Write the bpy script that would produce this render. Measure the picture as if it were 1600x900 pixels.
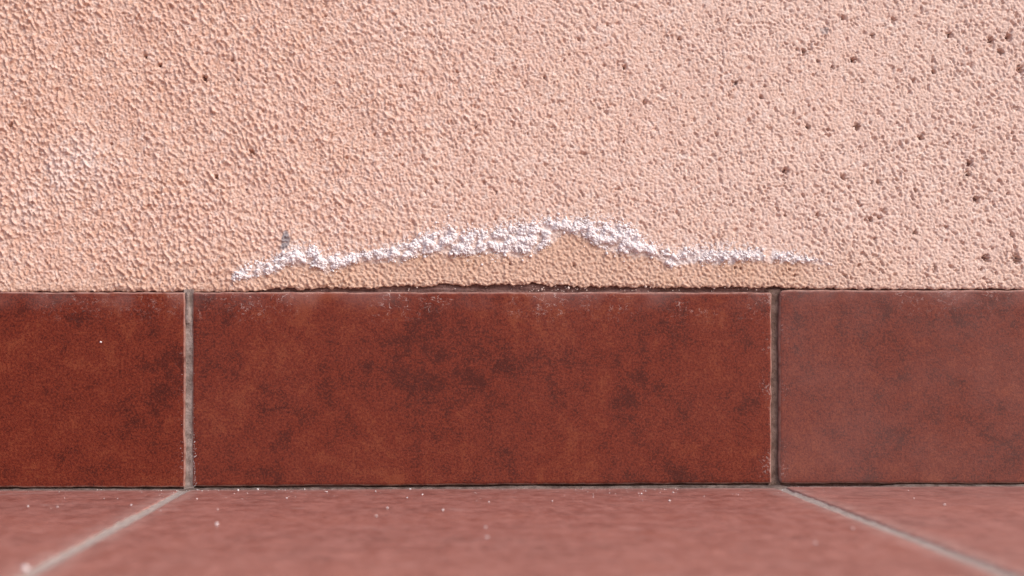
import bpy, math, random
import numpy as np

for o in list(bpy.data.objects):
    bpy.data.objects.remove(o, do_unlink=True)
scene = bpy.context.scene
COL = scene.collection

# ---------------------------------------------------------------- camera, sky, sun, exposure
S = 0.3035 / 918.0            # metres per photo pixel on the face of the skirting
D = 0.72                      # camera to wall
VX, VY = 678.0, 556.0         # where the floor joints converge (photo pixels)
FLOOR_PX = 765.0
CX, CZ = (VX - 800) * S, (FLOOR_PX - VY) * S

cam_data = bpy.data.cameras.new('camera')
cam = bpy.data.objects.new('camera', cam_data)
COL.objects.link(cam)
cam.location = (CX, -D, CZ)
cam.rotation_euler = (math.radians(90), 0, 0)
cam_data.sensor_width = 36
cam_data.lens = 36 * D / (1600 * S)
cam_data.shift_x = (800 - VX) / 1600
cam_data.shift_y = (VY - 450) / 1600
cam_data.clip_start = 0.01
cam_data.clip_end = 500
cam_data.dof.use_dof = True
cam_data.dof.focus_distance = D
cam_data.dof.aperture_fstop = 6.3
scene.camera = cam

SUN_DIR = np.array([0.74, -0.74, 0.92]); SUN_DIR /= np.linalg.norm(SUN_DIR)
elev = math.asin(SUN_DIR[2]); azim = math.atan2(SUN_DIR[0], SUN_DIR[1])
world = bpy.data.worlds.new('World'); scene.world = world
world.use_nodes = True
wt = world.node_tree
sky = wt.nodes.new('ShaderNodeTexSky'); sky.sky_type = 'NISHITA'
sky.sun_disc = False; sky.sun_elevation = elev; sky.sun_rotation = azim
sky.air_density = 1.0; sky.dust_density = 3.6; sky.ozone_density = 0.5
bgn = wt.nodes['Background']; bgn.inputs['Strength'].default_value = 0.14
wt.links.new(sky.outputs[0], bgn.inputs['Color'])

sun_data = bpy.data.lights.new('sun', 'SUN')
sun_data.energy = 1.5; sun_data.angle = math.radians(26); sun_data.color = (1.0, 0.95, 0.9)
sun = bpy.data.objects.new('sun', sun_data); COL.objects.link(sun)
sun.location = tuple(SUN_DIR * 5)
from mathutils import Vector
sun.rotation_euler = Vector(tuple(SUN_DIR)).to_track_quat('Z', 'Y').to_euler()

scene.view_settings.view_transform = 'Standard'
scene.view_settings.look = 'None'
scene.view_settings.exposure = 0.20
scene.view_settings.gamma = 1.0
scene.view_settings.use_curve_mapping = False
scene.cycles.diffuse_bounces = 8; scene.cycles.max_bounces = 12

# ---------------------------------------------------------------- helpers
def wx(px): return (px - 800) * S
def wz(py): return (FLOOR_PX - py) * S
def floor_pt(px, py):                     # a photo pixel on the floor, as x, y
    t = (FLOOR_PX - VY) / (py - VY)
    return CX + (px - VX) * S * t, -D * (1 - t)

def sstep(a, b, x):
    t = np.clip((x - a) / (b - a), 0, 1)
    return t * t * (3 - 2 * t)

def link(name, me, mat, parent=None, loc=(0, 0, 0)):
    o = bpy.data.objects.new(name, me)
    COL.objects.link(o)
    if mat is not None and not me.materials:
        me.materials.append(mat)
    o.location = loc
    if parent is not None:
        o.parent = parent
    return o

def tag(o, label=None, cat=None, group=None, kind=None):
    if label: o['label'] = label
    if cat: o['category'] = cat
    if group: o['group'] = group
    if kind: o['kind'] = kind
    return o

def empty(name, loc=(0, 0, 0)):
    o = bpy.data.objects.new(name, None); COL.objects.link(o)
    o.location = loc; o.empty_display_size = 0.02
    return o

def grid_mesh(name, P, flip=False):
    """P: (rows, cols, 3) array of points to a smooth quad mesh."""
    r, c, _ = P.shape
    me = bpy.data.meshes.new(name)
    idx = np.arange(r * c, dtype=np.int32).reshape(r, c)
    q = np.stack([idx[:-1, :-1], idx[:-1, 1:], idx[1:, 1:], idx[1:, :-1]], -1).reshape(-1, 4)
    if flip: q = q[:, ::-1]
    n = len(q)
    me.vertices.add(r * c); me.vertices.foreach_set('co', P.reshape(-1).astype(np.float32))
    me.loops.add(n * 4); me.loops.foreach_set('vertex_index', np.ascontiguousarray(q).reshape(-1))
    me.polygons.add(n); me.polygons.foreach_set('loop_start', np.arange(0, n * 4, 4, dtype=np.int32))
    me.polygons.foreach_set('use_smooth', np.ones(n, dtype=bool))
    me.update(calc_edges=True); me.validate()
    return me

def tri_mesh(name, V, F, smooth=True):
    me = bpy.data.meshes.new(name)
    n = len(F)
    me.vertices.add(len(V)); me.vertices.foreach_set('co', np.asarray(V, np.float32).reshape(-1))
    me.loops.add(n * 3); me.loops.foreach_set('vertex_index', np.asarray(F, np.int32).reshape(-1))
    me.polygons.add(n); me.polygons.foreach_set('loop_start', np.arange(0, n * 3, 3, dtype=np.int32))
    me.polygons.foreach_set('use_smooth', np.full(n, smooth, dtype=bool))
    me.update(calc_edges=True)
    return me

def add_color(me, name, arr):
    a = me.attributes.new(name, 'FLOAT_COLOR', 'POINT')
    a.data.foreach_set('color', arr.reshape(-1).astype(np.float32))

# periodic noise fields, filtered from white noise
CELL = 0.00036
NZ, NX = 1024, 2048
FX = np.fft.fftfreq(NX, CELL)[None, :]; FZ = np.fft.fftfreq(NZ, CELL)[:, None]
def field(seed, across, along=None, ang=0.0, hp=2.2):
    """band-limited noise; across / along = blur radii (m) across and along the grain direction."""
    along = along or across
    rng = np.random.default_rng(seed)
    w = np.fft.fft2(rng.standard_normal((NZ, NX)))
    ca, sa = math.cos(ang), math.sin(ang)
    fu = FX * ca + FZ * sa; fv = -FX * sa + FZ * ca       # u runs along the grain
    k = 2 * math.pi ** 2
    g = np.exp(-k * ((fu * along) ** 2 + (fv * across) ** 2))
    if hp:
        g = g - np.exp(-k * ((fu * along * hp) ** 2 + (fv * across * hp) ** 2))
    f = np.fft.ifft2(w * g).real
    return (f / f.std()).astype(np.float32)
def samp(f, x, z):
    u = (x / CELL) % NX; v = (z / CELL) % NZ
    i = np.floor(u).astype(np.int64); j = np.floor(v).astype(np.int64)
    a = u - i; b = v - j
    i %= NX; j %= NZ
    i1 = (i + 1) % NX; j1 = (j + 1) % NZ
    return (f[j, i] * (1 - a) + f[j, i1] * a) * (1 - b) + (f[j1, i] * (1 - a) + f[j1, i1] * a) * b
def noise1(seed, x, wl):
    """smooth 1-D noise along x, wavelength wl, about -1..1"""
    rng = np.random.default_rng(seed)
    t = np.asarray(x, float) / wl + 5000
    r = rng.uniform(-1, 1, 20011)
    i = np.floor(t).astype(int); f = t - i; f = f * f * (3 - 2 * f)
    return r[i % 20011] * (1 - f) + r[(i + 1) % 20011] * f

# ---------------------------------------------------------------- material helpers
class N:
    def __init__(self, name):
        self.m = bpy.data.materials.new(name); self.m.use_nodes = True
        self.t = self.m.node_tree
        self.b = self.t.nodes['Principled BSDF']
        self.out = self.t.nodes['Material Output']
    def node(self, typ, **kw):
        n = self.t.nodes.new(typ)
        for k, v in kw.items(): setattr(n, k, v)
        return n
    def put(self, sock, v):
        if hasattr(v, 'is_linked') or isinstance(v, bpy.types.NodeSocket): self.t.links.new(v, sock)
        elif isinstance(v, (tuple, list)) and len(v) == 3 and sock.type == 'RGBA': sock.default_value = (*v, 1)
        else: sock.default_value = v
    def math(self, op, a, b=0.0, c=None, clamp=False):
        n = self.node('ShaderNodeMath', operation=op, use_clamp=clamp)
        self.put(n.inputs[0], a); self.put(n.inputs[1], b)
        if c is not None: self.put(n.inputs[2], c)
        return n.outputs[0]
    def ramp(self, v, a, b, lo=0.0, hi=1.0):
        n = self.node('ShaderNodeMapRange', interpolation_type='SMOOTHSTEP')
        self.put(n.inputs['Value'], v); self.put(n.inputs['From Min'], a); self.put(n.inputs['From Max'], b)
        self.put(n.inputs['To Min'], lo); self.put(n.inputs['To Max'], hi)
        return n.outputs['Result']
    def mix(self, f, a, b, mode='MIX'):
        n = self.node('ShaderNodeMix', data_type='RGBA', blend_type=mode)
        self.put(n.inputs['Factor'], f); self.put(n.inputs['A'] if False else n.inputs[6], a); self.put(n.inputs[7], b)
        return n.outputs[2]
    def noise(self, vec, scale, detail=2.0, rough=0.5, dist=0.0):
        n = self.node('ShaderNodeTexNoise')
        self.put(n.inputs['Vector'], vec); n.inputs['Scale'].default_value = scale
        n.inputs['Detail'].default_value = detail; n.inputs['Roughness'].default_value = rough
        n.inputs['Distortion'].default_value = dist
        return n.outputs['Fac']
    def coords(self, offset=(0, 0, 0), scale=(1, 1, 1)):
        tc = self.node('ShaderNodeTexCoord'); mp = self.node('ShaderNodeMapping')
        mp.inputs['Location'].default_value = offset; mp.inputs['Scale'].default_value = scale
        self.t.links.new(tc.outputs['Object'], mp.inputs['Vector'])
        return mp.outputs['Vector']
    def attr(self, name):
        n = self.node('ShaderNodeAttribute', attribute_name=name)
        s = self.node('ShaderNodeSeparateColor'); self.t.links.new(n.outputs['Color'], s.inputs[0])
        return s.outputs[0], s.outputs[1], s.outputs[2], n.outputs['Alpha']
    def bump(self, h, dist, strength=1.0):
        n = self.node('ShaderNodeBump'); n.inputs['Strength'].default_value = strength
        n.inputs['Distance'].default_value = dist
        self.put(n.inputs['Height'], h)
        self.t.links.new(n.outputs['Normal'], self.b.inputs['Normal'])

def mat_stucco():
    m = N('stucco')
    v = m.coords()
    salt, ochre, smudge, pale = m.attr('stain_light')
    big = m.noise(v, 9, 3); mid = m.noise(v, 60, 4, 0.6); fine = m.noise(v, 620, 3, 0.6)
    c = m.mix(m.ramp(big, 0.3, 0.7), (0.67, 0.435, 0.36), (0.685, 0.455, 0.385))
    c = m.mix(m.ramp(mid, 0.35, 0.75), c, (0.71, 0.49, 0.405))
    spot = m.noise(v, 380, 4, 0.62, 0.3)
    c = m.mix(m.ramp(spot, 0.50, 0.36, 0, 0.75), c, (0.62, 0.36, 0.265))
    c = m.mix(m.ramp(spot, 0.52, 0.66, 0, 0.8), c, (0.79, 0.645, 0.60))
    c = m.mix(m.ramp(fine, 0.4, 0.7, 0, 0.3), c, (0.78, 0.62, 0.57))
    c = m.mix(pale, c, (0.74, 0.60, 0.55))  # paler to the right: faded paint, partly light from that side put into colour
    c = m.mix(ochre, c, (0.60, 0.40, 0.305))
    grain = m.noise(v, 1100, 2, 0.6)
    s2 = m.math('MULTIPLY', salt, m.ramp(grain, 0.25, 0.6, 0.7, 1.0))
    c = m.mix(s2, c, (0.80, 0.765, 0.79))
    c = m.mix(m.math('MULTIPLY', smudge, m.ramp(grain, 0.2, 0.5, 0.35, 1.0)), c, (0.30, 0.27, 0.29))
    m.put(m.b.inputs['Base Color'], c)
    m.b.inputs['Roughness'].default_value = 0.85
    m.b.inputs['Specular IOR Level'].default_value = 0.3
    far = m.attr('coarse')[0]           # where the mesh grows coarse the grain is carried by the bump
    rel = m.math('MULTIPLY', m.noise(m.coords((0, 0, 0), (1.25, 1, 0.85)), 330, 3, 0.6), m.math('MULTIPLY', far, 5.0))
    m.bump(m.math('ADD', rel, m.math('ADD', m.noise(v, 900, 2, 0.55), m.math('MULTIPLY', m.noise(v, 2200, 2), 0.5))), 0.0006, 0.55)
    return m.m

def mat_salt():
    m = N('salt_crystals')
    v = m.coords()
    c = m.mix(m.ramp(m.noise(v, 300, 3), 0.3, 0.7), (0.83, 0.775, 0.80), (0.89, 0.855, 0.875))
    m.put(m.b.inputs['Base Color'], c)
    m.b.inputs['Roughness'].default_value = 1.0
    m.b.inputs['Specular IOR Level'].default_value = 0.05
    m.bump(m.noise(v, 3500, 2), 0.0002, 0.6)
    return m.m

def mat_tile(name, off, dust=0.0, chalk_r=0.0, chalk_l=0.0, scrib=1.0, warm=0.0, rough=0.42, spec=0.22, sheen_tint=0.0):
    m = N(name)
    v = m.coords(off)
    dl, dr, dt, db = m.attr('edge')              # distance to each edge, metres
    big = m.noise(v, 16, 4, 0.6, 0.3); mid = m.noise(v, 85, 6, 0.72, 0.3)
    fine = m.noise(v, 820, 4, 0.7); grit = m.noise(v, 2000, 2, 0.6)
    base = m.mix(m.ramp(fine, 0.3, 0.7), (0.108 + warm, 0.0125, 0.0065), (0.195 + warm, 0.034, 0.0150))
    blot = m.math('ADD', m.math('MULTIPLY', big, 0.50), m.math('MULTIPLY', mid, 0.58))
    blot = m.math('ADD', blot, m.math('MULTIPLY', m.math('SUBTRACT', fine, 0.5), 0.38))
    c = m.mix(m.ramp(blot, 0.555, 0.40, 0, 0.8), base, (0.050, 0.0075, 0.0052))
    c = m.mix(m.ramp(blot, 0.55, 0.68, 0, 0.75), c, (0.235, 0.052, 0.022))
    c = m.mix(m.ramp(grit, 0.55, 0.68, 0, 0.6), c, (0.030, 0.007, 0.006))
    c = m.mix(m.ramp(grit, 0.43, 0.30, 0, 0.22), c, (0.30, 0.12, 0.085))
    # dried salt tide lines below the top edge
    if scrib:
        vs = m.coords((off[0] + 3, off[1], off[2]), (1, 1, 1.7))
        n1 = m.noise(vs, 150, 3, 0.6, 0.8)
        line = m.ramp(m.math('ABSOLUTE', m.math('SUBTRACT', n1, 0.5)), 0.017, 0.0)
        zone = m.math('MULTIPLY', m.ramp(dt, 0.019, 0.002), m.ramp(m.noise(v, 26, 2), 0.45, 0.58))
        zone = m.math('MULTIPLY', zone, m.ramp(m.noise(v, 340, 2), 0.42, 0.6))
        c = m.mix(m.math('MULTIPLY', m.math('MULTIPLY', line, zone), 0.8 * scrib), c, (0.62, 0.50, 0.48))
        haze = m.math('MULTIPLY', m.ramp(dt, 0.012, 0.0), m.ramp(m.noise(v, 45, 3), 0.35, 0.7, 0, 0.22))
        c = m.mix(haze, c, (0.45, 0.30, 0.29))
    if sheen_tint:  # pale layer: sheen of the light from the right, painted into the colour
        c = m.mix(m.ramp(m.noise(v, 20, 4, 0.6), 0.25, 0.75, sheen_tint * 0.4, sheen_tint), c, (0.34, 0.22, 0.215))
    spk = m.noise(v, 700, 3, 0.7)
    def edge_chalk(d, w, amt, c):
        k = m.math('MULTIPLY', m.ramp(d, w, 0.0005), amt)
        k = m.math('MULTIPLY', k, m.ramp(m.noise(v, 55, 3, 0.6), 0.42, 0.62, 0.12, 1.0))
        s = m.ramp(m.math('ADD', spk, m.math('MULTIPLY', k, 0.16)), 0.60, 0.76)
        return m.mix(m.math('MULTIPLY', s, m.math('MULTIPLY', k, 0.75)), c, (0.50, 0.38, 0.37))
    if chalk_r: c = edge_chalk(dr, 0.010, chalk_r, c)
    if chalk_l: c = edge_chalk(dl, 0.009, chalk_l, c)
    # worn pale arris
    arr = m.math('MINIMUM', m.math('MINIMUM', dl, dr), m.math('MINIMUM', dt, db))
    wear = m.math('MULTIPLY', m.ramp(arr, 0.0011, 0.0003), m.ramp(m.noise(v, 220, 3), 0.3, 0.6, 0.25, 0.85))
    c = m.mix(wear, c, (0.42, 0.25, 0.215))
    if dust:
        dn = m.noise(v, 150, 5, 0.75); dn2 = m.noise(v, 60, 3, 0.6)
        f = m.math('MULTIPLY', m.ramp(m.math('ADD', dn, m.math('MULTIPLY', dn2, 0.45)), 0.52, 0.95, 0.35, 1.0), dust)
        c = m.mix(f, c, (0.535, 0.265, 0.238))
        sm = m.ramp(m.noise(v, 42, 4, 0.55, 0.6), 0.64, 0.76, 0, 0.35)
        c = m.mix(sm, c, (0.50, 0.36, 0.35))
        ed = m.math('MULTIPLY', m.ramp(arr, 0.012, 0.0), m.ramp(m.noise(v, 80, 3), 0.3, 0.7, 0.1, 0.55))
        c = m.mix(ed, c, (0.50, 0.36, 0.34))
    m.put(m.b.inputs['Base Color'], c)
    r = m.math('ADD', m.ramp(mid, 0.3, 0.7, rough - 0.05, rough + 0.08), m.math('MULTIPLY', fine, 0.1))
    m.put(m.b.inputs['Roughness'], r)
    m.b.inputs['Specular IOR Level'].default_value = spec
    m.bump(m.math('ADD', m.math('MULTIPLY', m.noise(v, 1300, 3, 0.6), 1.0), m.math('MULTIPLY', m.noise(v, 260, 3), 1.5)), 0.00022, 0.6)
    return m.m

def mat_grout(name, ca, cb, sc=220):
    m = N(name)
    v = m.coords()
    c = m.mix(m.ramp(m.noise(v, sc, 4, 0.65), 0.32, 0.68), ca, cb)
    c = m.mix(m.ramp(m.noise(v, 1400, 2), 0.55, 0.75, 0, 0.5), c, tuple(k * 0.45 for k in ca))
    m.put(m.b.inputs['Base Color'], c)
    m.b.inputs['Roughness'].default_value = 0.92
    m.b.inputs['Specular IOR Level'].default_value = 0.2
    m.bump(m.noise(v, 1100, 4, 0.7), 0.0005, 0.8)
    return m.m

def mat_adhesive():
    m = N('old_adhesive')
    v = m.coords((0, 0, 0), (0.06, 1, 1)); v2 = m.coords()
    streak = m.noise(v, 900, 3, 0.6); n = m.noise(v2, 160, 4, 0.6)
    c = m.mix(m.ramp(streak, 0.3, 0.7), (0.12, 0.055, 0.048), (0.26, 0.145, 0.13))
    c = m.mix(m.ramp(n, 0.55, 0.75, 0, 0.5), c, (0.28, 0.19, 0.18))
    m.put(m.b.inputs['Base Color'], c); m.b.inputs['Roughness'].default_value = 0.9
    m.bump(m.math('ADD', streak, n), 0.0005, 0.8)
    return m.m

def mat_ground():
    m = N('paving_concrete')
    v = m.coords()
    c = m.mix(m.noise(v, 1.5, 5, 0.6), (0.20, 0.18, 0.165), (0.30, 0.27, 0.25))
    m.put(m.b.inputs['Base Color'], c); m.b.inputs['Roughness'].default_value = 0.9
    return m.m

M_STUCCO, M_SALT = mat_stucco(), mat_salt()
M_GROUT_L = mat_grout('pale_grout', (0.35, 0.295, 0.275), (0.48, 0.42, 0.40))
M_GROUT_D = mat_grout('brown_grout', (0.12, 0.075, 0.062), (0.22, 0.15, 0.13))
M_GROUT_W = mat_grout('dusty_grout', (0.20, 0.15, 0.135), (0.36, 0.29, 0.27))
M_GROUT_M = mat_grout('grey_brown_grout', (0.10, 0.068, 0.06), (0.22, 0.165, 0.15))
M_ADH = mat_adhesive()

# ---------------------------------------------------------------- ground and floor
g = 150.0
me = grid_mesh('ground', np.array([[[-g, -g, -0.03], [g, -g, -0.03]], [[-g, g, -0.03], [g, g, -0.03]]], float))
ground = tag(link('ground', me, mat_ground()), kind='structure')

def tile_mesh(name, W, H, T, bev, rad, seed, wob=0.0002, bump=0.00015, nx=90, nz=40, shape=None):
    """A tile lying in its own x / z plane, face at y = 0 towards -y, with rounded arris, wobbling edges."""
    def axis(L, n):
        e = np.array([0, .06, .16, .3, .5, .75, 1.0, 1.5, 2.2]) * bev
        mid = np.linspace(e[-1], L - e[-1], n)[1:-1]
        return np.concatenate([e, mid, L - e[::-1]])
    ax, az = axis(W, nx), axis(H, nz)
    X, Z = np.meshgrid(ax, az)
    dl, dr, db, dt = X.copy(), W - X, Z.copy(), H - Z
    dist = np.minimum(np.minimum(dl, dr), np.minimum(db, dt))
    t = np.clip((bev - dist) / bev, 0, 1)
    Y = bev * (1 - np.sqrt(np.maximum(1 - t * t, 0)))
    # rounded corners
    dx = np.minimum(dl, dr); dz = np.minimum(db, dt)
    cm = (dx < rad) & (dz < rad)
    u = np.clip((rad - dx) / rad, 0, 1); w = np.clip((rad - dz) / rad, 0, 1)
    u2 = u * np.sqrt(1 - w * w / 2); w2 = w * np.sqrt(1 - u * u / 2)
    sx = np.where(dl < dr, 1, -1); sz = np.where(db < dt, 1, -1)
    X2 = np.where(cm, X + sx * (u - u2) * rad, X); Z2 = np.where(cm, Z + sz * (w - w2) * rad, Z)
    # uneven edges
    fx = np.exp(-dx / 0.004); fz = np.exp(-dz / 0.004)
    X2 = X2 + sx * fx * wob * (noise1(seed + (0), Z + sx * 7, 0.006) + 0.6 * noise1(seed + 1, Z + sx * 9, 0.0022))
    Z2 = Z2 + sz * fz * wob * (noise1(seed + 2, X + sz * 7, 0.007) + 0.6 * noise1(seed + 3, X + sz * 9, 0.0025))
    Y = Y + bump * (noise1(seed + 4, X + 0.3 * Z, 0.05) + noise1(seed + 5, Z - 0.2 * X, 0.04))
    if shape is not None:
        X2, Z2 = shape(X2, Z2)
    P = np.stack([X2, Y, Z2], -1)
    # sides: ring pushed back to depth T
    P = np.pad(P, ((1, 1), (1, 1), (0, 0)), mode='edge')
    P[0, :, 1] = P[-1, :, 1] = T; P[:, 0, 1] = P[:, -1, 1] = T
    me = grid_mesh(name, P)
    E = np.stack([np.pad(a, 1, mode='edge') for a in (dl, dr, dt, db)], -1)
    add_color(me, 'edge', E)
    return me

floor = empty('floor', (0, 0, 0))
# mortar bed under the floor tiles
BX, BY = 1.75, 2.4
bed = grid_mesh('floor', np.array([[[-BX, -BY, -0.0045], [BX, -BY, -0.0045]], [[-BX, 0.004, -0.0045], [BX, 0.004, -0.0045]]], float))
bpy.data.objects.remove(floor)
floor = tag(link('floor', bed, M_GROUT_D), kind='structure')

J1, J2 = wx(290), wx(1217)          # the two floor joints in view
PITCH = J2 - J1
JW = 0.0042
FT_W = PITCH - JW
M_FLOOR = [mat_tile('floor_tile_glaze_%d' % i, (i * 3.7, i * 1.9, i * 0.77), dust=0.72, scrib=0, rough=0.36, spec=0.5, sheen_tint=0.18 if i == 1 else 0.0) for i in range(3)]  # one glaze paler, with the right-hand sheen put into its colour
protos = []
for i in range(3):
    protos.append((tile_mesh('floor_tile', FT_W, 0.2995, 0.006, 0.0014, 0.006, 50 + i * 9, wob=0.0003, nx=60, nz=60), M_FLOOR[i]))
for row in range(6):
    for k in range(-4, 5):
        pm, mt = protos[(k + row * 2) % 3]
        o = link('tile', pm, mt, floor)
        # lie flat: local z runs away from the camera, local -y looks up
        o.rotation_euler = (math.radians(-90), 0, 0)
        # after the turn local x stays, local z -> +y, local y -> -z
        y_back = -0.0012 - row * 0.3035
        o.location = (J1 + JW / 2 + k * PITCH, y_back - 0.2995, 0.0 if k != 1 else 0.0017)
        if k == 0: o.rotation_euler.y = -0.0033

def grout_strip(name, p0, p1, half, z, dish, mat, parent, seed, n=220, up=(0, 0, 1), rough=0.0002, tilt=0.0):
    p0, p1 = Vector(p0), Vector(p1); up = Vector(up)
    d = (p1 - p0); side = d.normalized().cross(up)
    s = np.linspace(0, 1, n)[:, None]; w = np.linspace(-1, 1, 9)[None, :]
    L = d.length
    h = z + tilt * w - dish * (1 - w * w) + rough * (noise1(seed, s * L + w * 0.031, 0.003) + 0.7 * noise1(seed + 1, s * L - w * 0.05, 0.0012))
    P = np.array(p0)[None, None] + s[..., None] * np.array(d) + (w * half)[..., None] * np.array(side) + h[..., None] * np.array(up)
    me = grid_mesh(name, P, flip=True)
    return link(name, me, mat, parent)
for k in range(-4, 6):
    x = J1 + k * PITCH
    pale = k % 2 == 0
    grout_strip('grout_joint', (x, -BY + 0.02, 0), (x, 0.001, 0), JW / 2 + 0.0012, -0.0003 if pale else 0.0008, 0.0003,
                M_GROUT_L, floor, 200 + k * 5, n=900 if k in (0, 1) else 200, tilt=0.0 if pale else 0.0005)
for r in range(1, 7):
    y = -0.0022 - r * 0.3035 + 0.002
    grout_strip('grout_joint', (-1.7, y, 0), (1.7, y, 0), 0.003, -0.0012, 0.0003, M_GROUT_W, floor, 300 + r * 5, n=300)
# bead of grout where the floor meets the skirting
n = 1500
xs = np.linspace(-1.7, 1.7, n); xp = xs / S + 800
tile_bottom = wz(np.interp(xp, [0, 292, 293, 1206, 1210, 1600], [761.5, 761.5, 760.5, 755.5, 755.6, 755.0]))
ht = tile_bottom - 0.0008 - 0.0006 * sstep(1215, 1235, xp) * (1 - sstep(1360, 1400, xp)) + 0.00022 * noise1(411, xs, 0.03) + 0.0002 * noise1(412, xs, 0.004)
wd = 0.0007 + 0.0004 * noise1(413, xs, 0.02) + 0.0005 * noise1(414, xs, 0.004) + 0.004 * np.exp(-((xp - 1195) / 40) ** 2) + 0.0016 * np.exp(-((xp - 290) / 20) ** 2)
prof = [(0.0040, 0.2), (0.0028, 0.7), (0.001, 1.0), (-0.0004, 0.9)]
rows = []
for (yy, hh) in prof: rows.append(np.stack([xs, np.full(n, yy), ht * hh], -1))
rows.append(np.stack([xs, -wd * 0.75, np.maximum(ht * 0.8, 0.0003)], -1))
rows.append(np.stack([xs, -wd - 0.0006, np.interp(xs, [J1, J2, J2 + 0.002], [0.00012, 0.0011, 0.0018])], -1))
rows.append(np.stack([xs, -wd - 0.0016, np.full(n, -0.0016)], -1))
link('wall_joint_grout', grid_mesh('wall_joint_grout', np.array(rows), flip=True), M_GROUT_M, floor)

# ---------------------------------------------------------------- skirting of wall tiles
skirting = tag(empty('tile_skirting', (0, 0, 0)), 'row of glossy dark red ceramic skirting tiles along the wall foot', 'skirting')
def sk_tile(x0, x1, ztop, zb_l, zb_r, y, mat, seed, tilt=0.0, rad=0.0012, bev=0.0011):
    W = x1 - x0; zb = min(zb_l, zb_r); H = ztop - zb
    def shape(X, Z):
        lift = (zb_l - zb) * (1 - X / W) + (zb_r - zb) * X / W
        return X, Z + lift * (1 - Z / H)
    me = tile_mesh('skirting_tile', W, H, 0.0042, bev, rad, seed, wob=0.00022, nx=110, nz=44, shape=shape)
    o = link('tile', me, mat, skirting, (x0, y, zb))
    o.rotation_euler.y = tilt
    return o
T_L = mat_tile('skirting_glaze_left', (1.3, 0, 4.2), chalk_r=0.35, scrib=0.5, warm=0.006, rough=0.42)
T_C = mat_tile('skirting_glaze_centre', (7.1, 0, 2.6), chalk_r=0.8, chalk_l=0.25, scrib=1.0, warm=0.008, sheen_tint=0.03, rough=0.42)
T_R = mat_tile('skirting_glaze_right', (11.9, 0, 9.3), chalk_l=0.6, scrib=0.6, sheen_tint=0.18, rough=0.42)  # same tile, lightened by a painted sheen from the right
tc = sk_tile(wx(300), wx(1206), wz(456.5), wz(760.5), wz(755.5), 0.0, T_C, 11, bev=0.0016)
tl = sk_tile(wx(289.5) - 0.30, wx(289.5), wz(456.5), wz(761.5), wz(761.5), -0.0004, T_L, 23)
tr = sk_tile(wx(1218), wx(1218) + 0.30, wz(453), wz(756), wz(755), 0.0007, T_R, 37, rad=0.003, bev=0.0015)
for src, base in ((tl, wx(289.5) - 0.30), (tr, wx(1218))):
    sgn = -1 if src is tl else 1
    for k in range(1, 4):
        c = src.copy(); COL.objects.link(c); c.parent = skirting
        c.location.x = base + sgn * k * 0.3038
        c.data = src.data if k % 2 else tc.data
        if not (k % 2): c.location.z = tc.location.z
# grout in the upright joints
def upright(xc, half, y, mat, seed):
    return grout_strip('grout_joint', (xc, y, wz(764)), (xc, y, wz(452)), half, 0.0, 0.0004, mat, skirting, seed, n=300, up=(0, -1, 0), rough=0.00018)
upright(wx(294.7), 0.0026, 0.0007, M_GROUT_W, 500)
upright(wx(1212), 0.0030, 0.0026, M_GROUT_D, 510)
for k in range(1, 4):
    upright(wx(289.5) - 0.30 - 0.0019 - (k - 1) * 0.3038, 0.0028, 0.002, M_GROUT_W, 520 + k)
    upright(wx(1218) + 0.30 + 0.0019 + (k - 1) * 0.3038, 0.0028, 0.002, M_GROUT_D, 540 + k)
# smear of grout at the head of the left joint
rng = np.random.default_rng(8)
zz = np.linspace(wz(505), wz(457), 40); ww = np.linspace(-1, 1, 9)
hw = 0.0012 + 0.0006 * sstep(wz(505), wz(498), zz) * (1 - sstep(wz(492), wz(480), zz)) + 0.0003 * noise1(77, zz, 0.003)
P = np.stack([wx(293.0) + ww[None, :] * hw[:, None] + 0 * zz[:, None],
              0.0006 - 0.0009 * (1 - ww[None, :] ** 2) * (0.5 + 0.5 * sstep(wz(505), wz(498), zz)[:, None]) + 0.0001 * noise1(78, zz[:, None] + ww * 0.01, 0.002),
              zz[:, None] + 0 * ww[None, :]], -1)
link('grout_smear', grid_mesh('grout_smear', P), M_GROUT_W, skirting)

# ---------------------------------------------------------------- stucco wall
wall = tag(empty('stucco_wall', (0, 0, 0)), 'pink roughcast stucco wall with pits and a salt tide line', 'wall')

BAND = np.array([(360,434,5,.15),(372,431,8,.6),(395,424,10,.9),(430,416,10,.95),(450,405,9,.75),(470,400,12,1),(490,400,13,1),(508,414,10,1),(525,410,11,.9),
 (550,403,8,.75),(570,402,7,.9),(590,401,8,.9),(610,400,8,.8),(632,395,11,1),(655,386,11,1),(680,378,16,1),(700,377,18,1),(720,384,14,1),(745,382,14,1),
 (770,380,15,1),(800,378,20,1),(825,376,20,1),(845,370,20,1),(865,361,16,1),(880,354,9,.9),(895,355,9,.9),(915,360,11,1),(935,368,16,1),(960,374,19,1),
 (985,380,18,1),(1005,388,10,.95),(1030,397,8,.95),(1050,409,9,1),(1070,402,11,.95),(1090,399,12,.95),(1120,402,10,.9),(1150,400,9,1),(1180,399,9,1),
 (1193,400,8,1),(1198,406,4,.3),(1204,406,4,.3),(1208,398,9,.95),(1225,402,9,.95),(1250,404,6,.75),(1275,407,5,.45),(1300,413,3,.2),(1310,416,3,0)], float)
def band(x):
    px = x / S + 800
    c = np.interp(px, BAND[:, 0], BAND[:, 1]); h = np.interp(px, BAND[:, 0], BAND[:, 2])
    d = np.interp(px, BAND[:, 0], BAND[:, 3], left=0, right=0)
    return wz(c), h * S, d

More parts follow.
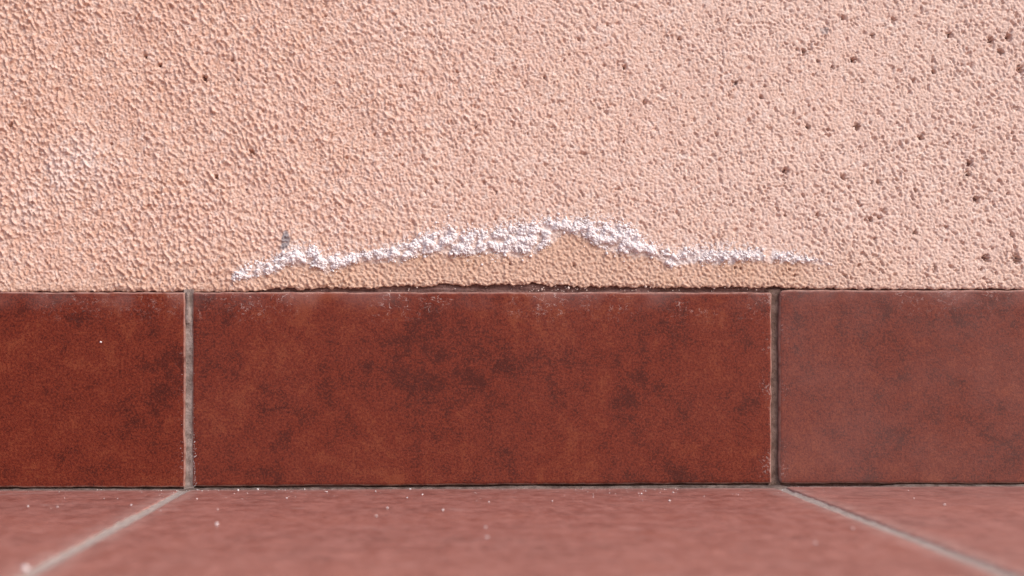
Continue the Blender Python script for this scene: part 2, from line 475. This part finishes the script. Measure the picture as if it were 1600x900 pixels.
ANG = math.radians(-62)
F_A = field(1, 0.00054, 0.00092, ANG, 2.5)      # the main grain, dragged down to the right
F_B = field(2, 0.00040, 0.00052, ANG, 2.2)
F_C = field(3, 0.00028, 0.00032, 0, 2.0)
F_L = field(4, 0.0045, 0.006, ANG, 3.0)
F_XL = field(5, 0.018, 0.018, 0, 3.0)
F_R = field(7, 0.00062, 0.00080, ANG, 2.6)      # net of fine ridges round small dimples
F_R2 = field(8, 0.00048, 0.00055, 0, 2.4)
F_E = field(6, 0.0012, 0.0012, 0, 2.5)

PORES = [(1318,26,1.0),(1335,93,1.2),(1398,29,1.0),(1485,54,1.4),(1549,62,1.6),(1577,57,1.6),(1565,80,1.5),(1596,108,1.7),(1460,111,1.2),(1429,125,1.0),
 (1341,197,1.4),(1264,198,1.2),(1441,214,1.2),(1302,103,0.9),(1364,54,1.1),(1257,78,1.0),(1516,255,1.4),(1513,272,1.2),(1527,311,1.5),(1362,343,1.1),
 (1432,298,0.9),(1373,284,1.0),(1480,354,0.9),(1542,403,1.6),(1590,405,2.0),(1463,418,0.9),(1583,367,1.1),(1431,364,1.0),(1375,340,1.0),(393,237,1.4),
 (337,276,1.1),(319,122,1.4),(226,87,1.0),(249,101,1.0),(362,93,0.9),
 (1318,277,1.2),(1227,267,1.4),(1278,335,1.0),(1151,128,1.0),(1062,60,1.0),(976,104,1.0),(1008,160,.9),(1120,210,.9),(1190,150,1.0),(905,60,.9),(60,14,1.0),(15,195,1.1)]
rng = np.random.default_rng(21)
for _ in range(140):
    px = 1600 * rng.beta(2.4, 1.3); PORES.append((px, rng.uniform(-60, 440), rng.uniform(0.35, 0.75)))

def height(x, z, fade=1.0):
    px = x / S + 800; py = FLOOR_PX - z / S
    a = samp(F_A, x, z); b = samp(F_B, x, z); c = samp(F_C, x, z); l = samp(F_L, x, z); xl = samp(F_XL, x, z)
    w = sstep(150, 1150, px + 130 * xl)                      # 0 lumps ... 1 pits
    n = 0.80 * a + 0.52 * b
    lumps = np.log1p(np.exp(2.0 * (n + 0.15))) / 2.0 - 0.45
    nr = 0.62 * a + 0.62 * b
    pits = 0.42 - np.log1p(np.exp(2.4 * (-nr - 0.15))) / 2.4
    net = np.exp(-1.5 * np.abs(samp(F_R, x, z))) + 0.7 * np.exp(-1.6 * np.abs(samp(F_R2, x, z) + 0.3)) - 0.75
    h = (lumps * 1.05 * (1 - w) + (0.62 * pits + 0.12 * net) * w) * 0.00058 * (1 + 0.22 * np.clip(xl, -2, 2) + 0.15 * np.clip(l, -2, 2))
    h = h + (0.00018 - 0.00005 * w) * c + 0.00014 * l * (1 - 0.4 * w) + 0.00013 * xl
    bz, bh, bd = band(x)
    below = sstep(0.0, 0.004, bz - z) * sstep(350, 420, px) * (1 - sstep(1230, 1330, px))
    h = h * (1 - 0.10 * below) + 0.00020 * below * samp(F_B, x + 0.2, z) - 0.0006 * below
    e = samp(F_E, x, z)
    bm = bd * np.exp(-((z - bz) / (bh * 1.25 + 1e-5)) ** 2)
    h = h + bm * (0.0002 + 0.00025 * e)
    return h * fade

# graded grid: fine where the photograph looks, coarser beyond
def graded(a, b, step, lo, hi, grow):
    c = list(np.arange(a, b, step)); s = step; x = c[-1]
    while x < hi: s = min(s * grow, 0.08); x += s; c.append(x)
    s = step; x = c[0]; left = []
    while x > lo: s = min(s * grow, 0.08); x -= s; left.append(x)
    return np.array(left[::-1] + c)
gx = graded(-0.315, 0.295, 0.00037, -1.75, 1.75, 1.03)
ZB = wz(455)
gt = graded(0.0, 0.160, 0.00037, 0.0, 2.4, 1.06)
pxs = gx / S + 800
edge_px = np.interp(pxs, [0, 150, 380, 405, 440, 600, 690, 780, 850, 905, 1000, 1210, 1300, 1600],
                    [455.5, 455.3, 455.0, 453.6, 451.3, 448.2, 445.0, 444, 444, 447, 448.6, 449, 451, 451.6])
amp = np.interp(pxs, [0, 380, 450, 1250, 1320, 1600], [1.3, 1.3, 2.2, 2.2, 1.4, 1.2])
rag = amp * (0.9 * noise1(61, gx, 0.0042) + 0.8 * noise1(62, gx, 0.0017) + 0.5 * noise1(63, gx, 0.0008))
zb = wz(edge_px - rag)
zb = np.maximum(zb, wz(np.where(pxs > 1212, 453.4, 456.8)) + 0.0003)
T, X = np.meshgrid(gt, gx, indexing='ij')
Zg = ZB + T + (zb - ZB)[None, :] * np.exp(-T / 0.005)
cellx = np.gradient(gx)[None, :]; cellz = np.gradient(gt)[:, None]
fade = np.clip(0.0009 / np.maximum(np.maximum(cellx, cellz), 0.0009), 0.15, 1)
H = height(X, Zg, fade)
# shallow dimples left by the float, crowding towards the right, then single deep pores
xi, ti = gx, gt
rngd = np.random.default_rng(77)
nd = 11000
dpx = rngd.uniform(-150, 1740, nd); dpy = rngd.uniform(-60, 448, nd)
keepd = rngd.uniform(0, 1, nd) < np.interp(dpx, [-150, 150, 500, 900, 1300, 1740], [.10, .12, .30, .62, .85, .9])
for px, py in zip(dpx[keepd], dpy[keepd]):
    x0, z0 = wx(px), wz(py)
    R = 0.00048 + 0.00095 * rngd.beta(1.2, 2.6); el = rngd.uniform(1.0, 2.1); an = ANG + rngd.normal(0, 0.35)
    dep_ = rngd.uniform(0.2, 1.0) ** 1.2 * 0.00098 * (R / 0.0008) ** 0.5
    if 380 < px < 1290 and z0 < band(np.array([x0]))[0][0]: continue
    i0, i1 = np.searchsorted(xi, [x0 - 2.4 * R, x0 + 2.4 * R]); j0, j1 = np.searchsorted(ti, [z0 - ZB - 2.4 * R, z0 - ZB + 2.4 * R])
    if j1 <= j0 or i1 <= i0: continue
    dx = X[j0:j1, i0:i1] - x0; dz = Zg[j0:j1, i0:i1] - z0
    u = dx * math.cos(an) + dz * math.sin(an); v = -dx * math.sin(an) + dz * math.cos(an)
    q = np.sqrt((u / el) ** 2 + v ** 2) / R
    q = q + 0.22 * samp(F_C, X[j0:j1, i0:i1] + 0.05, Zg[j0:j1, i0:i1]) + 0.10 * samp(F_B, X[j0:j1, i0:i1], Zg[j0:j1, i0:i1])
    H[j0:j1, i0:i1] -= dep_ * (1 - sstep(0.15, 1.2, q)) - 0.00010 * np.exp(-((q - 1.3) / 0.3) ** 2)
for (px, py, r) in PORES:
    x0, z0 = wx(px), wz(py); R = r * 0.0011
    i0, i1 = np.searchsorted(xi, [x0 - 3 * R, x0 + 3 * R]); j0, j1 = np.searchsorted(ti, [z0 - ZB - 3 * R, z0 - ZB + 3 * R])
    if j1 <= j0 or i1 <= i0: continue
    dx = X[j0:j1, i0:i1] - x0; dz = Zg[j0:j1, i0:i1] - z0
    u = dx * math.cos(ANG) + dz * math.sin(ANG); v = -dx * math.sin(ANG) + dz * math.cos(ANG)
    q = np.sqrt((u / 1.25) ** 2 + v ** 2) / R
    q = q + 0.26 * samp(F_C, X[j0:j1, i0:i1] + 0.1, Zg[j0:j1, i0:i1])
    H[j0:j1, i0:i1] -= (0.0030 * min(r, 1.2)) * (1 - sstep(0.35, 1.05, q)) + 0.0003 * np.exp(-(q / 1.6) ** 2)
Y0 = 0.0012
lip = 0.0009 * np.exp(-T / 0.0009)
P = np.stack([X, Y0 - H + lip, Zg], -1)
bot = P[:1].copy(); bot[..., 1] = np.maximum(bot[..., 1], 0.0) + 0.0035; bot[..., 2] += 0.0003
P = np.concatenate([bot, P], 0)
me = grid_mesh('render_coat', P)
# stains: salt bloom, damp ochre, grey smudge; paler right side, partly painted light
pxg = X / S + 800; pyg = FLOOR_PX - Zg / S
bz, bh, bd = band(X)
e = samp(F_E, X, Zg); bb = samp(F_B, X, Zg); ll = samp(F_L, X, Zg); xl = samp(F_XL, X, Zg)
q = np.abs(Zg - bz) / (bh + 1e-6)
salt = bd * (1 - sstep(0.45, 1.25, q + 0.30 * e)) * np.maximum(0.42 + 0.45 * sstep(-1.2, 0.6, e + 0.6 * bb), 0.88 * sstep(1030, 1060, pxg))
up = (Zg - bz) / (bh + 0.0016)
salt = np.maximum(salt, bd * 0.75 * sstep(0.55, 1.2, bb + 0.6 * ll) * (1 - sstep(0.9, 2.3, up)) * (up > 0))
patch = np.exp(-(((pxg - 85) / 75) ** 2 + ((pyg - 285) / 38) ** 2)) + 0.85 * np.exp(-(((pxg - 150) / 90) ** 2 + ((pyg - 240) / 30) ** 2))
patch += 0.6 * np.exp(-(((pxg - 40) / 30) ** 2 + ((pyg - 340) / 30) ** 2)) + 0.35 * np.exp(-(((pxg - 20) / 25) ** 2 + ((pyg - 405) / 25) ** 2))
salt = np.maximum(salt, 0.34 * np.clip(patch, 0, 1) * sstep(-0.9, 1.3, 0.8 * ll + 0.9 * bb))
near = np.exp(-((Zg - bz) / 0.012) ** 2) * bd
ochre = 0.75 * sstep(-0.001, 0.003, bz - Zg) * sstep(340, 430, pxg) * (1 - sstep(1200, 1420, pxg)) + 0.40 * near * sstep(-0.6, 1, ll)
ochre = np.maximum(ochre, 0.45 * sstep(370, 450, pyg + 12 * xl) * (1 - 0.5 * sstep(1250, 1500, pxg)))
ochre = np.maximum(ochre, 0.15 * (1 - sstep(150, 800, pxg + 100 * xl)))
smudge = 1.0 * (1 - sstep(0.6, 1.1, np.hypot((pxg - 445.5 + (pyg - 380) * 0.05) / 7, (pyg - 376) / 16) + 0.15 * e))
smudge = np.maximum(smudge, 0.6 * (1 - sstep(0.6, 1.1, np.hypot((pxg - 1291) / 8, (pyg - 45) / 6) + 0.2 * e)))
smudge = np.maximum(smudge, 0.5 * (1 - sstep(0.6, 1.1, np.hypot((pxg - 1151) / 4, (pyg - 128) / 6) + 0.2 * e)))
A = np.stack([np.clip(salt, 0, 1), np.clip(ochre, 0, 1), np.clip(smudge, 0, 1), 0.5 * sstep(100, 1500, pxg + 60 * xl)], -1)
add_color(me, 'stain_light', np.concatenate([A[:1], A], 0))
CO = np.repeat((1 - fade)[..., None], 4, -1)
add_color(me, 'coarse', np.concatenate([CO[:1], CO], 0))
link('render_coat', me, M_STUCCO, wall)

# the strip of old adhesive laid bare between render and tiles, running on behind both
n = 1700
xs = graded(-0.33, 0.31, 0.0005, -1.75, 1.75, 1.08); zs = np.concatenate([[-0.02], np.linspace(wz(470), wz(432), 26), [2.4]])
Xs, Zs = np.meshgrid(xs, zs)
Ys = 0.0046 - 0.0005 * samp(F_L, Xs * 0.5, Zs) - 0.00022 * samp(F_E, Xs * 0.25, Zs) - 0.0002 * samp(F_C, Xs, Zs)
link('old_adhesive', grid_mesh('old_adhesive', np.stack([Xs, np.maximum(Ys, 0.0034), Zs], -1)), M_ADH, wall)

# ---------------------------------------------------------------- salt crystals
def ico(sub):
    t = (1 + 5 ** .5) / 2
    V = [(-1,t,0),(1,t,0),(-1,-t,0),(1,-t,0),(0,-1,t),(0,1,t),(0,-1,-t),(0,1,-t),(t,0,-1),(t,0,1),(-t,0,-1),(-t,0,1)]
    F = [(0,11,5),(0,5,1),(0,1,7),(0,7,10),(0,10,11),(1,5,9),(5,11,4),(11,10,2),(10,7,6),(7,1,8),(3,9,4),(3,4,2),(3,2,6),(3,6,8),(3,8,9),(4,9,5),(2,4,11),(6,2,10),(8,6,7),(9,8,1)]
    V = [np.array(v) / np.linalg.norm(v) for v in V]
    for _ in range(sub):
        mid, F2 = {}, []
        def m(a, b):
            k = (min(a, b), max(a, b))
            if k not in mid:
                p = V[a] + V[b]; V.append(p / np.linalg.norm(p)); mid[k] = len(V) - 1
            return mid[k]
        for a, b, c in F:
            x, y, z = m(a, b), m(b, c), m(c, a)
            F2 += [(a, x, z), (b, y, x), (c, z, y), (x, y, z)]
        F = F2
    return np.array(V), np.array(F)
ICO0, ICO1 = ico(0), ico(1)
def blobs(name, pts, rads, rng, sub_from=0.00045):
    Vs, Fs, off = [], [], 0
    for (p, r) in zip(pts, rads):
        V, F = ICO1 if r > sub_from else ICO0
        s = 1 + rng.uniform(-0.14, 0.14, len(V))[:, None]
        st = rng.uniform(0.7, 1.3, 3)
        Vs.append(V * s * st * r + p); Fs.append(F + off); off += len(V)
    return tri_mesh(name, np.concatenate(Vs), np.concatenate(Fs))

rng = np.random.default_rng(5)
pts, rads = [], []
def surf_y(x, z): return Y0 - height(np.array([x]), np.array([z]))[0]
cand_px = rng.uniform(362, 1300, 74000)
gauss = rng.standard_normal(74000)
xw = wx(cand_px)
bz, bh, bd = band(xw)
fluff = np.interp(cand_px, [360, 400, 450, 520, 620, 660, 1000, 1045, 1060, 1190, 1300], [.5, .6, .8, .9, .75, 1, 1, .8, .2, .12, .1])
skew = np.where(gauss > 0, 0.62, 0.46)
zc = bz + gauss * bh * skew
clump = samp(F_E, xw, zc) + 0.5 * samp(F_L, xw, zc)
keep = (rng.uniform(0, 1, 74000) < bd * fluff * sstep(-1.5, 0.8, clump) * (bh / (20 * S)) ** 0.6 * 1.1)
xk, zk, ck = xw[keep], zc[keep], clump[keep]
yk = Y0 - height(xk, zk)
rk = np.clip(0.00021 + 0.00011 * rng.standard_normal(len(xk)) ** 2, 0.0002, 0.0010)
lift = rng.uniform(-0.2, 1.0, len(xk)) * 0.0006 * sstep(-0.5, 1.2, ck) * np.interp(xk / S + 800, [360, 640, 680, 1000, 1050, 1300], [.7, .8, 1, 1, .4, .2])
pk = np.stack([xk, yk - lift - rk * 0.3, zk], -1)
# stray grains around the crust
m = 1100
cp = rng.uniform(380, 1290, m); xs_ = wx(cp); b2, h2, d2 = band(xs_)
zs_ = b2 + h2 * 0.7 + np.abs(rng.standard_normal(m)) * 0.0035 * np.where(rng.uniform(0, 1, m) < 0.75, 1, -1.6)
ok = (rng.uniform(0, 1, m) < d2 * np.interp(cp, [380, 640, 700, 980, 1040, 1290], [.25, .6, 1, 1, .35, .15])) & (zs_ > wz(440))
xs_, zs_ = xs_[ok], zs_[ok]
pk = np.concatenate([pk, np.stack([xs_, Y0 - height(xs_, zs_) - 0.0001, zs_], -1)])
rk = np.concatenate([rk, rng.uniform(0.00018, 0.00042, len(xs_))])
salt_o = link('salt_efflorescence', blobs('salt_efflorescence', pk, rk, rng), M_SALT)
tag(salt_o, 'jagged band of fluffy white salt crystals growing on the stucco above the tiles', 'salt crust', kind='stuff')

# crystals in the upright joint at the left end of the middle tile
pts, rads = [], []
for i in range(170):
    py = 760 - abs(rng.normal(0, 75)); 
    if py < 560: continue
    side = rng.uniform() < 0.72
    px = (302.5 + abs(rng.normal(0, 2.2))) if side else (286 - abs(rng.normal(0, 1.6)))
    r = rng.uniform(0.00010, 0.00026)
    pts.append((wx(px), (0.0 if side else -0.0004) + 0.00005 + (0.0003 if px < 303 and side else 0), wz(py))); rads.append(r)
o = link('salt_grains', blobs('salt_grains', np.array(pts), rads, rng), M_SALT)
tag(o, 'fine white salt grains clinging to the lower part of the pale upright joint', 'salt grains', kind='stuff')

# ---------------------------------------------------------------- loose crumbs
CR = [(605,796,1.5),(588,809,1.9),(90,793,1.4),(44,793,1.5),(80,795,1.0),(308,766,1.0),(403,762,1.7),(436,763,1.2),(372,768,1.5),(476,766,1.3),(511,770,1.2),
 (587,770,1.1),(316,768,1.1),(308,781,1.2),(448,780,1.1),(692,800,1.7),(764,787,1.6),(863,786,1.6),(927,775,1.1),(927,780,1.0),(1002,775,1.5),(998,774,.9),
 (1052,773,1.4),(1046,786,1.5),(641,760.5,1.2),(636,780,1.1),(660,775,1.2),(759,827,1.4),(761,843,1.9),(1222,770,1.3),(1428,785,1.2),(1332,831,2.1),(1274,854,2.6),
 (1476,795,1.1),(340,797,1.3),(251,799,.9),(205,790,1.0),(101,779,.8),(366,772,.9),(387,772,.9)]
def crumb(x, y, z, r, seed):
    rg = np.random.default_rng(seed)
    V, F = ICO1
    d = np.array([noise1(seed + k, V[:, k] * 1.0 + 3 * k, 0.8) for k in range(3)]).sum(0)
    Vv = V * (1 + 0.26 * d + rg.uniform(-0.13, 0.13, len(V)))[:, None] * rg.uniform(0.6, 1.25, 3) * r
    Vv[:, 2] *= 0.7; Vv[:, 2] -= Vv[:, 2].min()
    me = tri_mesh('salt_crumb', Vv, F)
    return link('salt_crumb', me, M_SALT, None, (x, y, z))
def floor_top(x): return 0.0018 if x > J2 else (0.0001 if x < J1 else 0.0001 + 0.0033 * (x - J1))
for i, (px, py, rp) in enumerate(CR):
    x, y = floor_pt(px, max(py, 766.5))
    t = (FLOOR_PX - VY) / (max(py, 766.5) - VY)
    o = crumb(x, y, floor_top(x), rp * S * t * 1.0, 900 + i * 7)
    if x > J2: lab = 'tiny white salt crumb on the raised floor tile past the shadowed grout line'
    elif x < J1: lab = 'tiny white salt crumb on the floor tile beyond the pale grout line'
    elif y > -0.02: lab = 'tiny white salt crumb dropped on the floor tile hard against the skirting'
    elif y > -0.12: lab = 'tiny white salt crumb on the floor tile between the two grout lines'
    else: lab = 'blurred white salt crumb further out from the skirting on a floor tile'
    tag(o, lab, 'crumb', 'loose salt crumbs on the floor tiles')
x, y = floor_pt(339, 822)
tag(crumb(x, y, 0.0001, 0.00095, 3001), 'round bright white salt crumb, biggest one on the middle floor tile', 'crumb', 'loose salt crumbs on the floor tiles')
x, y = floor_pt(40, 893)
tag(crumb(x, y, 0.0001, 0.0010, 3002), 'large blurred white salt crumb beside the pale floor grout line', 'crumb', 'loose salt crumbs on the floor tiles')
o = crumb(wx(158), -0.0006, wz(536), 0.0006, 3003)
tag(o, 'white plaster fleck stuck to the face of a skirting tile', 'crumb')

# fine fallen dust gathered along the foot of the skirting
rng = np.random.default_rng(404)
nd = 420
dx_ = wx(np.concatenate([rng.uniform(-60, 1660, nd // 3), rng.normal(480, 170, nd // 3), rng.normal(900, 220, nd // 3)]))
dy_ = -0.0018 - rng.exponential(0.016, len(dx_))
dp = np.array([(x, y, floor_top(x)) for x, y in zip(dx_, dy_)])
dr_ = 0.00006 + rng.exponential(0.00005, len(dp))
o = link('salt_dust', blobs('salt_dust', dp, np.minimum(dr_, 0.00028), rng), M_SALT)
tag(o, 'fine white salt dust sprinkled on the floor tiles along the skirting', 'dust', kind='stuff')

# bits of render left sticking to the bare adhesive strip
pts, rads = [], []
for i in range(110):
    px = rng.choice([rng.uniform(400, 840), rng.uniform(830, 930), rng.uniform(900, 1210)])
    pts.append((wx(px), 0.0038 - rng.uniform(0, 0.0012), wz(rng.uniform(446, 455)))); rads.append(0.00012 + rng.exponential(0.00013))
rest = link('render_remnants', blobs('render_remnants', np.array(pts), np.minimum(rads, 0.0006), rng), M_STUCCO, wall)
rest['kind'] = 'stuff'
